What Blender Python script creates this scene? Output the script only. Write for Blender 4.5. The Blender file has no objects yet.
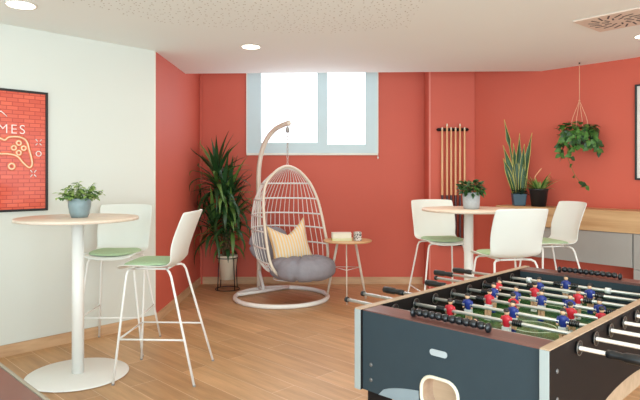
import bpy, bmesh, math, random
from mathutils import Vector, Matrix
random.seed(7)
SC = bpy.context.scene
COL = SC.collection
PI = math.pi

# ------------------------------------------------------------------ camera, world, lights, exposure
cd = bpy.data.cameras.new('camera'); cam = bpy.data.objects.new('camera', cd); COL.objects.link(cam)
cam.location = (0, 0, 1.42); cam.rotation_euler = (PI/2, 0, 0)
cd.sensor_width = 36; cd.lens = 36*570/640; cd.shift_y = -25/640; cd.clip_start = .05
SC.camera = cam

wd = bpy.data.worlds.new('daylight'); SC.world = wd; wd.use_nodes = True
bg = wd.node_tree.nodes['Background']
bg.inputs[0].default_value = (.80, .94, 1.0, 1); bg.inputs[1].default_value = 2.15

def area(name, loc, rot, size, power, color):
    l = bpy.data.lights.new(name, 'AREA'); l.shape = 'RECTANGLE'; l.size, l.size_y = size
    l.energy = power; l.color = color
    o = bpy.data.objects.new(name, l); COL.objects.link(o); o.location = loc; o.rotation_euler = rot
    return o
# fill lamp added behind the camera, and the rows of ceiling lights overhead
area('rear_fill_light', (1.0, -1.3, 1.15), (math.radians(84), 0, 0), (6.5, 1.7), 135, (.76, .93, 1))
area('ceiling_light_row_near', (1.2, 1.6, 2.56), (0, 0, 0), (3.5, 1.6), 7, (1, .97, .90))
area('ceiling_light_row_far', (.7, 4.6, 2.57), (0, 0, 0), (2.6, 1.8), 19, (1, .92, .80))
area('window_daylight', (-.1, 7.36, 2.2), (math.radians(-90), 0, 0), (1.3, .7), 9, (.80, .90, 1))
SC.view_settings.view_transform = 'Standard'; SC.view_settings.look = 'None'
SC.view_settings.gamma = 1; SC.view_settings.use_curve_mapping = False
SC.view_settings.exposure = 0.45

# ------------------------------------------------------------------ helpers
def lin(c):
    c = c/255
    return c/12.92 if c <= .04045 else ((c+.055)/1.055)**2.4
def rgb(*c): return (lin(c[0]), lin(c[1]), lin(c[2]), 1)

def mat(name, c, rough=.5, metal=0, var=.04, scale=8, bump=0, bscale=60, emit=None, coat=0):
    m = bpy.data.materials.new(name); m.use_nodes = True
    nt = m.node_tree; N = nt.nodes; L = nt.links; b = N['Principled BSDF']
    if name.startswith(('dark_brown', 'slate')): b.inputs['Specular IOR Level'].default_value = .2
    tc = N.new('ShaderNodeTexCoord')
    n = N.new('ShaderNodeTexNoise'); n.inputs['Scale'].default_value = scale; n.inputs['Detail'].default_value = 3
    L.new(tc.outputs['Object'], n.inputs['Vector'])
    r = N.new('ShaderNodeValToRGB'); base = rgb(*c)
    r.color_ramp.elements[0].position = .3; r.color_ramp.elements[1].position = .7
    r.color_ramp.elements[0].color = tuple(v*(1-var) for v in base[:3])+(1,)
    r.color_ramp.elements[1].color = tuple(min(1, v*(1+var)) for v in base[:3])+(1,)
    L.new(n.outputs['Fac'], r.inputs[0]); L.new(r.outputs[0], b.inputs['Base Color'])
    b.inputs['Roughness'].default_value = rough; b.inputs['Metallic'].default_value = metal
    if coat: b.inputs['Coat Weight'].default_value = coat
    if bump:
        n2 = N.new('ShaderNodeTexNoise'); n2.inputs['Scale'].default_value = bscale
        L.new(tc.outputs['Object'], n2.inputs['Vector'])
        bp = N.new('ShaderNodeBump'); bp.inputs['Strength'].default_value = bump; bp.inputs['Distance'].default_value = .01
        L.new(n2.outputs['Fac'], bp.inputs['Height']); L.new(bp.outputs[0], b.inputs['Normal'])
    if emit:
        b.inputs['Emission Color'].default_value = rgb(*emit[0]); b.inputs['Emission Strength'].default_value = emit[1]
    return m

def wood(name, c1, c2, rough=.45, rot=0, grain=(1.2, 22, 22)):
    m = bpy.data.materials.new(name); m.use_nodes = True
    nt = m.node_tree; N = nt.nodes; L = nt.links; b = N['Principled BSDF']
    tc = N.new('ShaderNodeTexCoord'); mp = N.new('ShaderNodeMapping'); mp.inputs['Scale'].default_value = grain
    mp.inputs['Rotation'].default_value = (0, 0, rot)
    n = N.new('ShaderNodeTexNoise'); n.inputs['Scale'].default_value = 1; n.inputs['Detail'].default_value = 6
    L.new(tc.outputs['Object'], mp.inputs['Vector']); L.new(mp.outputs[0], n.inputs['Vector'])
    r = N.new('ShaderNodeValToRGB'); r.color_ramp.elements[0].position = .35; r.color_ramp.elements[1].position = .65
    r.color_ramp.elements[0].color = rgb(*c1); r.color_ramp.elements[1].color = rgb(*c2)
    L.new(n.outputs['Fac'], r.inputs[0]); L.new(r.outputs[0], b.inputs['Base Color']); b.inputs['Roughness'].default_value = rough
    return m

class MB:
    def __init__(s): s.bm = bmesh.new()
    def _f(s, vs, mi=0, sm=False):
        try:
            f = s.bm.faces.new(vs); f.material_index = mi; f.smooth = sm; return f
        except ValueError: return None
    def box(s, c, d, rz=0, mi=0, M=None, taper=1):
        R = Matrix.Rotation(rz, 4, 'Z'); c = Vector(c); v = []
        for z in (-1, 1):
            k = taper if z > 0 else 1
            for x, y in ((-1, -1), (1, -1), (1, 1), (-1, 1)):
                p = c + (R @ Vector((x*d[0]/2*k, y*d[1]/2*k, z*d[2]/2)))
                if M: p = M @ p
                v.append(s.bm.verts.new(p))
        for q in ((3, 2, 1, 0), (4, 5, 6, 7), (0, 1, 5, 4), (1, 2, 6, 5), (2, 3, 7, 6), (3, 0, 4, 7)):
            s._f([v[i] for i in q], mi)
        return s
    def tube(s, pts, r, seg=10, closed=False, mi=0, flat=None):
        P = [Vector(p) for p in pts]; n = len(P)
        R = r if isinstance(r, (list, tuple)) else [r]*n
        T = []
        for i in range(n):
            a = P[(i-1) % n] if (closed or i > 0) else P[i]
            b = P[(i+1) % n] if (closed or i < n-1) else P[i]
            T.append((b-a).normalized())
        up = Vector((0, 0, 1)) if abs(T[0].z) < .9 else Vector((1, 0, 0))
        nrm = (up - T[0]*up.dot(T[0])).normalized(); rings = []
        for i in range(n):
            nrm = (nrm - T[i]*nrm.dot(T[i])).normalized(); bi = T[i].cross(nrm)
            rings.append([s.bm.verts.new(P[i] + (nrm*math.cos(2*PI*k/seg) + bi*math.sin(2*PI*k/seg))*R[i]) for k in range(seg)])
        for i in range(n if closed else n-1):
            a, b = rings[i], rings[(i+1) % n]
            for k in range(seg): s._f((a[k], a[(k+1) % seg], b[(k+1) % seg], b[k]), mi, True)
        if not closed:
            s._f(list(reversed(rings[0])), mi); s._f(rings[-1], mi)
        return s
    def lathe(s, prof, c=(0, 0, 0), seg=32, mi=0, sm=True, M=None, mis=None):
        rings = []
        for r, z in prof:
            ring = []
            for k in range(seg):
                p = Vector((c[0]+max(r, 1e-4)*math.cos(2*PI*k/seg), c[1]+max(r, 1e-4)*math.sin(2*PI*k/seg), c[2]+z))
                ring.append(s.bm.verts.new(M @ p if M else p))
            rings.append(ring)
        for i in range(len(prof)-1):
            a, b = rings[i], rings[i+1]
            for k in range(seg): s._f((a[k], a[(k+1) % seg], b[(k+1) % seg], b[k]), mis[i] if mis else mi, sm)
        s._f(list(reversed(rings[0])), mis[0] if mis else mi); s._f(rings[-1], mis[-1] if mis else mi)
        return s
    def ball(s, c, r, mi=0, seg=14, n=8, M=None):
        r = r if isinstance(r, (list, tuple)) else (r, r, r); rings = []
        for i in range(n+1):
            th = PI*i/n; ring = []
            for k in range(seg):
                ph = 2*PI*k/seg; st = max(math.sin(th), .01)
                p = Vector((c[0]+r[0]*st*math.cos(ph), c[1]+r[1]*st*math.sin(ph), c[2]-r[2]*math.cos(th)))
                ring.append(s.bm.verts.new(M @ p if M else p))
            rings.append(ring)
        for i in range(n):
            for k in range(seg): s._f((rings[i][k], rings[i][(k+1) % seg], rings[i+1][(k+1) % seg], rings[i+1][k]), mi, True)
        s._f(list(reversed(rings[0])), mi); s._f(rings[-1], mi)
        return s
    def prism(s, poly, z0, z1, mi=0, M=None):
        a = [Vector((x, y, z0)) for x, y in poly]; b = [Vector((x, y, z1)) for x, y in poly]
        if M: a = [M @ p for p in a]; b = [M @ p for p in b]
        a = [s.bm.verts.new(p) for p in a]; b = [s.bm.verts.new(p) for p in b]; n = len(poly)
        s._f(list(reversed(a)), mi); s._f(b, mi)
        for i in range(n): s._f((a[i], a[(i+1) % n], b[(i+1) % n], b[i]), mi)
        return s
    def plate(s, outer, holes, t, mi=0, M=None):
        """flat plate in local XY with holes, thickness t along local Z"""
        es = []
        for loop in [outer]+holes:
            v = [s.bm.verts.new((x, y, 0)) for x, y in loop]
            es += [s.bm.edges.new((v[i], v[(i+1) % len(v)])) for i in range(len(v))]
        g = bmesh.ops.triangle_fill(s.bm, use_beauty=True, use_dissolve=False, edges=es)
        fs = [f for f in g['geom'] if isinstance(f, bmesh.types.BMFace)]
        for f in fs: f.material_index = mi
        e = bmesh.ops.extrude_face_region(s.bm, geom=fs)
        vs = [q for q in e['geom'] if isinstance(q, bmesh.types.BMVert)]
        for v in vs: v.co.z += t
        if M:
            allv = set(vs)
            for f in fs: allv |= set(f.verts)
            for v in allv: v.co = M @ v.co
        return s
    def grid(s, rows, mi=0, sm=True, cm=None):
        V = [[s.bm.verts.new(p) for p in r] for r in rows]
        for i in range(len(V)-1):
            for j in range(len(V[0])-1):
                s._f((V[i][j], V[i][j+1], V[i+1][j+1], V[i+1][j]), cm[j] if cm else mi, sm)
        return s
    def blade(s, p0, az, el, length, w, droop, n=6, mi=0, fold=.25, lim=None, edge=None, twist=0):
        """a strap leaf: arches from p0; edge = material index of the margins"""
        p = Vector(p0); rows = []; d_el = droop/n; side = Vector((-math.sin(az+twist), math.cos(az+twist), 0))
        for i in range(n+1):
            t = i/n; k = math.sin(PI*min(1, .12+.88*t))**.6 if t < 1 else .03
            k = max(.05, min(1, k)) * (1 if t < .5 else (1-(t-.5)*1.4) if t < 1 else .3)
            ww = w*max(.04, k); dv = Vector((math.cos(el)*math.cos(az), math.cos(el)*math.sin(az), math.sin(el)))
            nr = side.cross(dv); up = nr*(-fold*ww)
            q = Vector(p)
            if lim: q = lim(q)
            if edge is None: rows.append([q-side*ww-up, q, q+side*ww-up])
            else: rows.append([q-side*ww-up, q-side*ww*.6-up*.4, q, q+side*ww*.6-up*.4, q+side*ww-up])
            p = p + dv*(length/n); el -= d_el
        s.grid(rows, mi, True, cm=None if edge is None else [edge, mi, mi, edge])
    def leaf(s, p, d, nrm, L, W, mi=0, heart=False):
        d = Vector(d).normalized(); nrm = Vector(nrm); sd = d.cross(nrm).normalized(); up = sd.cross(d)
        p = Vector(p)
        prof = ((0, .12), (.12, .75), (.35, 1), (.65, .7), (.88, .28), (1, .03)) if heart else ((0, .1), (.25, .75), (.5, 1), (.75, .65), (1, .04))
        rows = []
        for t, k in prof:
            c = p + d*(L*t) - up*(L*.35*t*t)
            rows.append([c - sd*W*k/2 + up*W*.12*k, c, c + sd*W*k/2 + up*W*.12*k])
        s.grid(rows, mi)
    def build(s, name, mats, parent=None, bevel=0, solid=0, subsurf=0, wn=False):
        me = bpy.data.meshes.new(name); bmesh.ops.recalc_face_normals(s.bm, faces=s.bm.faces[:]) if not solid else None
        s.bm.to_mesh(me); s.bm.free()
        for m in (mats if isinstance(mats, (list, tuple)) else [mats]): me.materials.append(m)
        o = bpy.data.objects.new(name, me); COL.objects.link(o)
        if parent: o.parent = parent
        if solid:
            md = o.modifiers.new('s', 'SOLIDIFY'); md.thickness = solid; md.offset = 0
        if subsurf:
            md = o.modifiers.new('u', 'SUBSURF'); md.levels = md.render_levels = subsurf
        if bevel:
            md = o.modifiers.new('b', 'BEVEL'); md.width = bevel; md.segments = 2; md.limit_method = 'ANGLE'
        return o

def tag(o, label=None, cat=None, group=None, kind=None):
    if label: o['label'] = label
    if cat: o['category'] = cat
    if group: o['group'] = group
    if kind: o['kind'] = kind
    return o
def thing(name, label, cat, loc=(0, 0, 0), rz=0, group=None):
    o = bpy.data.objects.new(name, None); COL.objects.link(o); o.location = loc; o.rotation_euler = (0, 0, rz)
    o.empty_display_size = .1
    return tag(o, label, cat, group)
def struct(name, mb, m, **k):
    o = mb.build(name, m, **k); o['kind'] = 'structure'; return o
def copy_tree(o, parent=None):
    c = o.copy(); COL.objects.link(c); c.parent = parent
    for ch in [x for x in bpy.data.objects if x.parent == o]: copy_tree(ch, c)
    return c
def circ(R, n=48, z=0, c=(0, 0)): return [(c[0]+R*math.cos(2*PI*k/n), c[1]+R*math.sin(2*PI*k/n), z) for k in range(n)]
def rrect(x0, y0, x1, y1, r, n=6):
    P = []
    for cx, cy, a in ((x1-r, y1-r, 0), (x0+r, y1-r, PI/2), (x0+r, y0+r, PI), (x1-r, y0+r, 3*PI/2)):
        for k in range(n+1): P.append((cx+r*math.cos(a+PI/2*k/n), cy+r*math.sin(a+PI/2*k/n)))
    return P
def smooth(pts, n=6):
    """Catmull-Rom through the points"""
    P = [Vector(p) for p in pts]; P = [P[0]*2-P[1]]+P+[P[-1]*2-P[-2]]; out = []
    for i in range(1, len(P)-2):
        for k in range(n):
            t = k/n; a, b, c, d = P[i-1:i+3]
            out.append(.5*((2*b)+(c-a)*t+(2*a-5*b+4*c-d)*t*t+(3*b-a-3*c+d)*t**3))
    return out+[P[-2]]

# ------------------------------------------------------------------ materials
M_red = mat('coral_red_paint', (204, 94, 74), .65, var=.02, scale=1.5, bump=.05, bscale=120)
M_white = mat('white_wall_paint', (220, 222, 213), .6, var=.01, scale=1.5, bump=.05, bscale=120)
M_ceil = mat('ceiling_white', (240, 244, 240), .85, var=.01, scale=1)
M_plastic = mat('white_plastic', (226, 227, 219), .4, var=.01, bump=.12, bscale=220)
M_metalw = mat('white_powder_coat', (240, 238, 232), .35, var=.01)
M_green = mat('green_seat_fabric', (172, 196, 156), .9, var=.06, scale=60, bump=.3, bscale=300)
M_topwood = wood('pale_table_top_wood', (222, 202, 180), (234, 216, 198), .4)
M_oak = wood('oak_shelf_wood', (184, 142, 98), (206, 168, 124), .45, rot=math.radians(48.6), grain=(1.5, 1.5, 26))
M_base = wood('skirting_wood', (190, 150, 112), (212, 174, 134), .5, grain=(3, 3, 20))
M_grey = mat('grey_cabinet_laminate', (160, 156, 150), .5, var=.02)
M_soil = mat('dark_soil', (52, 38, 28), .95, var=.3, scale=60)
M_black = mat('black_frame', (28, 28, 30), .4)
M_slate = mat('slate_laminate', (48, 59, 65), .55, var=.03, scale=20)
M_dark = mat('dark_brown_laminate', (26, 20, 19), .6, var=.05, scale=20)
M_rawedge = wood('light_wood_edge', (176, 148, 120), (190, 162, 134), .5)
M_strip = mat('pale_grey_edge_strip', (156, 162, 160), .35)
M_palearc = mat('pale_blue_grey_laminate', (130, 142, 148), .4)
M_chrome = mat('chrome_rod', (214, 210, 202), .3, metal=.55, var=.02)
M_rubber = mat('black_rubber', (22, 22, 24), .35, var=.1, scale=40)
M_brown = wood('red_brown_rail', (96, 62, 56), (112, 74, 66), .35)

# ------------------------------------------------------------------ floor
def floor_material():
    m = bpy.data.materials.new('wood_plank_floor'); m.use_nodes = True
    nt = m.node_tree; N = nt.nodes; L = nt.links; b = N['Principled BSDF']
    tc = N.new('ShaderNodeTexCoord'); mp = N.new('ShaderNodeMapping'); mp.inputs['Rotation'].default_value = (0, 0, math.radians(45))
    L.new(tc.outputs['Object'], mp.inputs['Vector'])
    br = N.new('ShaderNodeTexBrick'); br.offset = .37; br.inputs['Scale'].default_value = 1
    br.inputs['Brick Width'].default_value = 1.2; br.inputs['Row Height'].default_value = .2
    br.inputs['Mortar Size'].default_value = .0022; br.inputs['Mortar Smooth'].default_value = .3; br.inputs['Bias'].default_value = 0
    br.inputs['Color1'].default_value = rgb(214, 170, 124); br.inputs['Color2'].default_value = rgb(192, 148, 104)
    br.inputs['Mortar'].default_value = rgb(236, 204, 170)
    L.new(mp.outputs[0], br.inputs['Vector'])
    m2 = N.new('ShaderNodeMapping'); m2.inputs['Scale'].default_value = (1.6, 16, 1); L.new(mp.outputs[0], m2.inputs['Vector'])
    n = N.new('ShaderNodeTexNoise'); n.inputs['Scale'].default_value = 1; n.inputs['Detail'].default_value = 8; n.inputs['Roughness'].default_value = .65
    L.new(m2.outputs[0], n.inputs['Vector'])
    r = N.new('ShaderNodeValToRGB'); r.color_ramp.elements[0].position = .3; r.color_ramp.elements[1].position = .72
    r.color_ramp.elements[0].color = (.66, .64, .62, 1); r.color_ramp.elements[1].color = (1.12, 1.12, 1.12, 1)
    L.new(n.outputs['Fac'], r.inputs[0])
    mx = N.new('ShaderNodeMix'); mx.data_type = 'RGBA'; mx.blend_type = 'MULTIPLY'; mx.inputs[0].default_value = .8
    L.new(br.outputs['Color'], mx.inputs[6]); L.new(r.outputs[0], mx.inputs[7]); L.new(mx.outputs[2], b.inputs['Base Color'])
    b.inputs['Roughness'].default_value = .42
    return m
struct('floor', MB().prism([(-7, -1.6), (8.2, -1.6), (8.2, 7.6), (-7, 7.6)], -.1, 0), floor_material())

# ------------------------------------------------------------------ walls
def wall_seg(name, p, q, z0, z1, t, m, side=1):
    """slab from p to q, thickness t on the outer side"""
    p, q = Vector(p), Vector(q); d = (q-p).normalized(); n = Vector((-d.y, d.x))*side*t
    return struct(name, MB().prism([tuple(p), tuple(q), tuple(q+n), tuple(p+n)], z0, z1), m)
WL0, WLd = Vector((-1.572, 5.43)), Vector((-.679, -.734))
WLe = WL0 + WLd*7.2
wall_seg('wall_left', tuple(WL0), tuple(WLe), 0, 2.62, .12, M_white, -1)
struct('wall_left_recess', MB().prism([(-1.572, 5.43), (-1.564, 7.5), (-1.7, 7.5), (-1.7, 5.46)], 0, 3.3), M_red)
struct('trim_1', MB().box((-1.574, 5.435, 1.3), (.012, .016, 2.6)), mat('corner_bead_paint', (226, 216, 200), .5))
# back wall with the window opening
WX0, WX1, WZ0 = -.93, .73, 1.70
bw = MB()
bw.box(((-1.7+WX0)/2, 7.5, 1.65), (WX0+1.7, .14, 3.3)); bw.box(((WX1+2.3)/2, 7.5, 1.65), (2.3-WX1, .14, 3.3))
bw.box(((WX0+WX1)/2, 7.5, WZ0/2), (WX1-WX0, .14, WZ0)); bw.box(((WX0+WX1)/2, 7.5, 3.2), (WX1-WX0, .14, .2))
struct('wall_back', bw, M_red)
struct('trim_2', MB().box((-1.545, 7.42, 1.65), (.035, .02, 3.3)), M_red)
struct('wall_pier', MB().box((1.6445, 7.27, 1.65), (.575, .30, 3.3)), M_red)
struct('trim_4', MB().box((1.372, 7.118, 1.65), (.014, .008, 3.3)), mat('lighter_coral_bead', (226, 138, 122), .5))
RW0, RWd = Vector((1.945, 7.125)), Vector((.6606, -.7507))
RWn = Vector((-.7507, -.6606))           # towards the room
wall_seg('wall_right', tuple(RW0 - RWd*.35), tuple(RW0 + RWd*8.2), 0, 3.3, .12, M_red, 1)
# skirting
def skirt(name, p, q, t, side):
    return wall_seg(name, p, q, 0, .092, t, M_base, side)
skirt('baseboard_left', tuple(WL0 + Vector((.004, -.008))), tuple(WLe), .014, 1)
skirt('baseboard_recess', (-1.5705, 5.43), (-1.5635, 7.43), .014, -1)
skirt('baseboard_back', (-1.55, 7.43), (1.334, 7.43), .014, -1)
# ceiling: the lower slab ends in front of the window, a higher one lies behind its edge
struct('ceiling', MB().prism([(-7, -1.6), (8.4, -1.6), (8.4, 5.0), (2.66, 6.37), (-1.70, 6.54), (-1.70, 5.6), (-7, 5.6)], 2.60, 2.72), M_ceil)
struct('ceiling_upper', MB().box((.4, 7.0, 3.35), (4.6, 1.4, .1)), M_ceil)
struct('trim_3', MB().prism([(-1.6, 6.54), (2.72, 6.37), (2.72, 6.47), (-1.6, 6.64)], 2.60, 3.3), M_ceil)
def perf_material():
    m = mat('perforated_acoustic_white', (240, 244, 240), .85, var=.01, scale=1); nt = m.node_tree; N = nt.nodes; L = nt.links
    b = N['Principled BSDF']; tc = N.new('ShaderNodeTexCoord')
    v = N.new('ShaderNodeTexVoronoi'); v.inputs['Scale'].default_value = 19; v.voronoi_dimensions = '2D'
    L.new(tc.outputs['Object'], v.inputs['Vector'])
    r = N.new('ShaderNodeValToRGB'); r.color_ramp.elements[0].position = .07; r.color_ramp.elements[1].position = .13
    r.color_ramp.elements[0].color = rgb(178, 172, 156); r.color_ramp.elements[1].color = rgb(240, 244, 240)
    L.new(v.outputs['Distance'], r.inputs[0]); L.new(r.outputs[0], b.inputs['Base Color'])
    return m
struct('ceiling_acoustic', MB().prism([(-2.0, 3.55), (-2.6, .5), (.7, .5), (.7, 4.55), (.1, 4.74), (-.3, 4.74), (-1.25, 4.4)], 2.597, 2.60), perf_material())

# ------------------------------------------------------------------ window with frosted daylight panes behind a blind-like surround
M_frame = mat('pale_blue_grey_window_frame', (202, 220, 222), .5, var=.01)
M_pane = mat('frosted_daylight_pane', (235, 245, 250), .6, emit=((238, 247, 255), .95))
M_blind = mat('cream_blind_rail', (232, 228, 214), .5)
wf = MB()
for x0, x1 in ((-.945, -.765), (-.035, .095), (.59, .745)): wf.box(((x0+x1)/2, 7.425, 2.35), (x1-x0, .05, 1.3))
wf.box((-.40, 7.425, 1.77), (.73, .05, .14)); wf.box((.3425, 7.425, 1.758), (.495, .05, .116)); wf.box((-.1, 7.425, 3.02), (1.33, .05, .06))
win = struct('window_1', wf, M_frame)
for x0, x1, z0 in ((-.765, -.035, 1.84), (.095, .59, 1.816)):
    MB().box(((x0+x1)/2, 7.428, (z0+2.99)/2), (x1-x0+.01, .012, 2.99-z0+.01)).build('pane', M_pane, win)
MB().box((-.1, 7.405, 1.69), (1.71, .03, .028)).build('blind_bottom_rail', M_blind, win, bevel=.005)
sr = MB(); sr.box((-.951, 7.41, 2.35), (.014, .03, 1.3)); sr.box((.751, 7.41, 2.35), (.014, .03, 1.3)); sr.build('side_channel', M_blind, win)
MB().tube([(.75, 7.38, 1.72), (.75, 7.38, 1.66)], .003).ball((.75, 7.38, 1.645), (.010, .010, .018)).build('blind_pull', M_metalw, win)

# ------------------------------------------------------------------ oak shelf and grey cabinets along the right wall
def rw(s, n): return RW0 + RWd*s + RWn*n
def rwpoly(s0, s1, n0, n1): return [tuple(rw(s0, n0)), tuple(rw(s1, n0)), tuple(rw(s1, n1)), tuple(rw(s0, n1))]
sh = MB().prism(rwpoly(.5, 6.0, .003, .352), .862, 1.075).build('wall_counter', M_oak, bevel=.004)
tag(sh, 'long oak counter with a deep front edge running along the right wall', 'counter')
for (s0, s1, z0, lab) in ((.56, 1.95, .53, 'shallow grey cabinet hung under the left end of the oak counter'),
                         (1.956, 6.0, .0, 'full height grey cabinet under the right stretch of the oak counter')):
    t = thing('base_cabinet', lab, 'cabinet', tuple(rw(s0, 0))+(0,), math.atan2(RWd.y, RWd.x))
    ln = s1-s0
    MB().box((ln/2, -.165, (z0+.86)/2), (ln, .31, .86-z0)).build('body', M_grey, t, bevel=.002)
    if z0 == 0:
        for k in range(3):
            MB().box((ln*(k+.5)/3, -.328, .69), (ln/3-.006, .014, .334)).build('door', M_grey, t, bevel=.002)
            MB().box((ln*(k+.5)/3, -.328, .26), (ln/3-.006, .014, .508)).build('door', M_grey, t, bevel=.002)
    else:
        MB().box((ln/2, -.328, (z0+.86)/2), (ln-.006, .014, .86-z0-.004)).build('door', M_grey, t, bevel=.002)

# ------------------------------------------------------------------ bar tables
def bar_table(label, x, y, wooden):
    t = thing('bar_table', label, 'table', (x, y, 0), group=None)
    MB().lathe([(.0, .006), (.345, .006), (.345, .010), (.335, .016), (.0, .018)], seg=64).build('base_plate', M_metalw, t)
    MB().lathe([(.041, .016), (.041, 1.09)], seg=28).build('pole', M_metalw, t)
    MB().lathe([(.12, 1.085), (.12, 1.092), (.38, 1.094), (.413, 1.100), (.413, 1.116), (.410, 1.12), (0, 1.12)], seg=72,
               mis=[0, 0, 0, 1, 1, 1]).build('table_top', [M_metalw, M_topwood if wooden else mat('white_top_edge', (236, 226, 212), .4)], t)
    return t
bar_table('tall round bar table in front of the white wall, nearer to us', -1.72, 4.05, True)
tb2 = bar_table('tall round bar table with white stools around it, before the wall rack of cues', 1.33, 5.10, True)

# ------------------------------------------------------------------ bar stools
def make_stool(label):
    t = thing('bar_stool', label, 'stool', group='white bar stools with green seat pads')
    prof = [(.288, .752, .17), (.284, .768, .195), (.26, .779, .206), (.18, .782, .212), (.06, .776, .216), (-.03, .774, .216),
            (-.075, .782, .216), (-.105, .805, .217), (-.125, .85, .219), (-.158, .94, .224), (-.19, 1.03, .226), (-.222, 1.11, .224),
            (-.238, 1.150, .222), (-.243, 1.164, .218), (-.2445, 1.170, .208)]
    rows = []
    for i, (y, z, w) in enumerate(prof):
        back = min(1, max(0, (z-.80)/.1)) if i > 5 else 0
        row = []
        for k in range(13):
            u = -1+k/6; c = abs(u)**2.6
            row.append((u*w, y + back*.055*c, z + (1-back)*.022*c - (.0 if i < 13 else .006*c)))
        rows.append(row)
    MB().grid(rows).build('seat_shell', M_plastic, t, solid=.009, subsurf=1)
    pad = []
    for i in range(11):
        v = -1+i/5; row = []
        for k in range(13):
            u = -1+k/6
            # square-to-disc mapping keeps the pad corners rounded
            px = u*math.sqrt(1-.33*v*v)*.196; py = .098+v*math.sqrt(1-.33*u*u)*.178
            e = max(abs(u), abs(v)); h = .026*(1-e**5)
            row.append((px, py, .787+h + .012*abs(u)**2.6 - .006*max(0, -v*0)))
        pad.append(row)
    MB().grid(pad).build('seat_pad', M_green, t, solid=.01, subsurf=1)
    for sx in (-1, 1):
        for front in (1, 0):
            if front: pts = [(sx*.10, .19, .762), (sx*.150, .210, .760), (sx*.170, .216, .748), (sx*.178, .220, .72), (sx*.222, .249, .36), (sx*.265, .277, .004)]
            else: pts = [(sx*.10, -.04, .762), (sx*.150, -.062, .760), (sx*.170, -.080, .748), (sx*.178, -.094, .72), (sx*.222, -.186, .36), (sx*.265, -.278, .004)]
            lg = MB().tube(pts, .0085, 10).build('leg', M_metalw, t)
            p = pts[-1]; MB().tube([(p[0], p[1], .012), (p[0], p[1], .001)], .0105, 10).build('foot_cap', M_grey, lg)
    zf = .30
    a = lambda sx, fr: (sx*(.222+.043*(.36-zf)/.36), (.249+.028*(.36-zf)/.36) if fr else (-.186-.092*(.36-zf)/.36), zf)
    MB().tube([a(-1, 0), a(-1, 1), ], .0065).tube([a(1, 0), a(1, 1)], .0065).tube([a(-1, 1), a(1, 1)], .0065).build('footrest', M_metalw, t)
    MB().tube([(-.10, .19, .762), (.10, .19, .762)], .008).tube([(-.10, -.04, .762), (.10, -.04, .762)], .008)\
        .tube([(-.10, .19, .762), (-.10, -.04, .762)], .008).tube([(.10, .19, .762), (.10, -.04, .762)], .008).build('seat_frame', M_metalw, t)
    return t
stools = [
    ('white bar stool seen from the side, nearer one at the left bar table', -1.108, 4.10, (-.998, .05)),
    ('white bar stool behind the left bar table, its back against the white wall', -1.66, 4.72, (.03, -1)),
    ('white bar stool behind the right bar table, below the wall cues', 1.172, 5.65, (.15, -.99)),
    ('white bar stool with its back turned to us, just behind the table football game', 1.485, 4.47, (-.2, .98)),
    ('white bar stool right of the right bar table, in front of the oak counter', 2.20, 5.36, (-.986, -.165)),
]
st0 = None
for lab, x, y, d in stools:
    if st0 is None: o = st0 = make_stool(lab)
    else: o = copy_tree(st0); o['label'] = lab
    o.location = (x, y, 0); o.rotation_euler.z = math.atan2(d[1], d[0]) - PI/2

# ------------------------------------------------------------------ leafy greens
G1 = mat('leaf_green_dark', (38, 74, 34), .45, var=.3, scale=9)
G2 = mat('leaf_green_mid', (74, 116, 48), .5, var=.25, scale=12)
G3 = mat('leaf_green_light', (148, 172, 92), .5, var=.25, scale=14)
G4 = mat('leaf_margin_yellow', (196, 188, 104), .5, var=.1)
M_stem = mat('brown_stem', (104, 84, 56), .8, var=.2, scale=30)

def bushy(mb, c, n, R, H, L, W, down=0, mis=(0, 1), heart=False):
    for k in range(n):
        a = random.uniform(0, 2*PI); rr = R*math.sqrt(random.random()); h = H*random.random()*(1-.35*(rr/R)**2)
        p = Vector((c[0]+rr*math.cos(a), c[1]+rr*math.sin(a), c[2]+h))
        d = Vector((math.cos(a)*random.uniform(.4, 1), math.sin(a)*random.uniform(.4, 1), random.uniform(-.3, .9)-down))
        mb.leaf(p, d, (random.uniform(-.4, .4), random.uniform(-.6, .2), 1), L*random.uniform(.7, 1.2), W*random.uniform(.8, 1.2), random.choice(mis), heart)

# small plant on the left bar table
M_potblue = mat('blue_grey_glaze', (132, 148, 150), .35, var=.1, scale=20)
t = thing('potted_plant', 'small light green bush in a round blue-grey pot on the left bar table', 'plant', (-1.70, 4.03, 1.1205))
MB().lathe([(.0, 0), (.055, 0), (.066, .03), (.076, .08), (.0775, .132), (.070, .136), (.068, .118), (0, .116)], seg=36).build('pot', M_potblue, t)
MB().lathe([(0, .1165), (.067, .119), (0, .123)], seg=20).build('soil', M_soil, t)
m = MB()
for k in range(40):
    a = random.uniform(0, 2*PI); e = random.uniform(.3, 1.45); ln = random.uniform(.08, .155)
    p0 = Vector((.03*math.cos(a), .03*math.sin(a), .12)); dv = Vector((math.cos(e)*math.cos(a), math.cos(e)*math.sin(a), math.sin(e)))
    pts = [p0, p0+dv*ln*.5, p0+dv*ln*.8+Vector((0, 0, -.004)), p0+dv*ln+Vector((0, 0, -.02))]
    m.tube(pts, .0016, 5, mi=0)
    for j in range(9):
        f = .25+.75*j/8; p = p0+dv*ln*f+Vector((0, 0, -.02*f*f)); b = a+random.choice((-1, 1))*random.uniform(.6, 1.5)
        m.leaf(p, (math.cos(b), math.sin(b), random.uniform(-.2, .5)), (0, -.3, 1), .042, .021, random.choice((0, 1, 1)))
m.build('foliage', [G2, G3], t)

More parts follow.
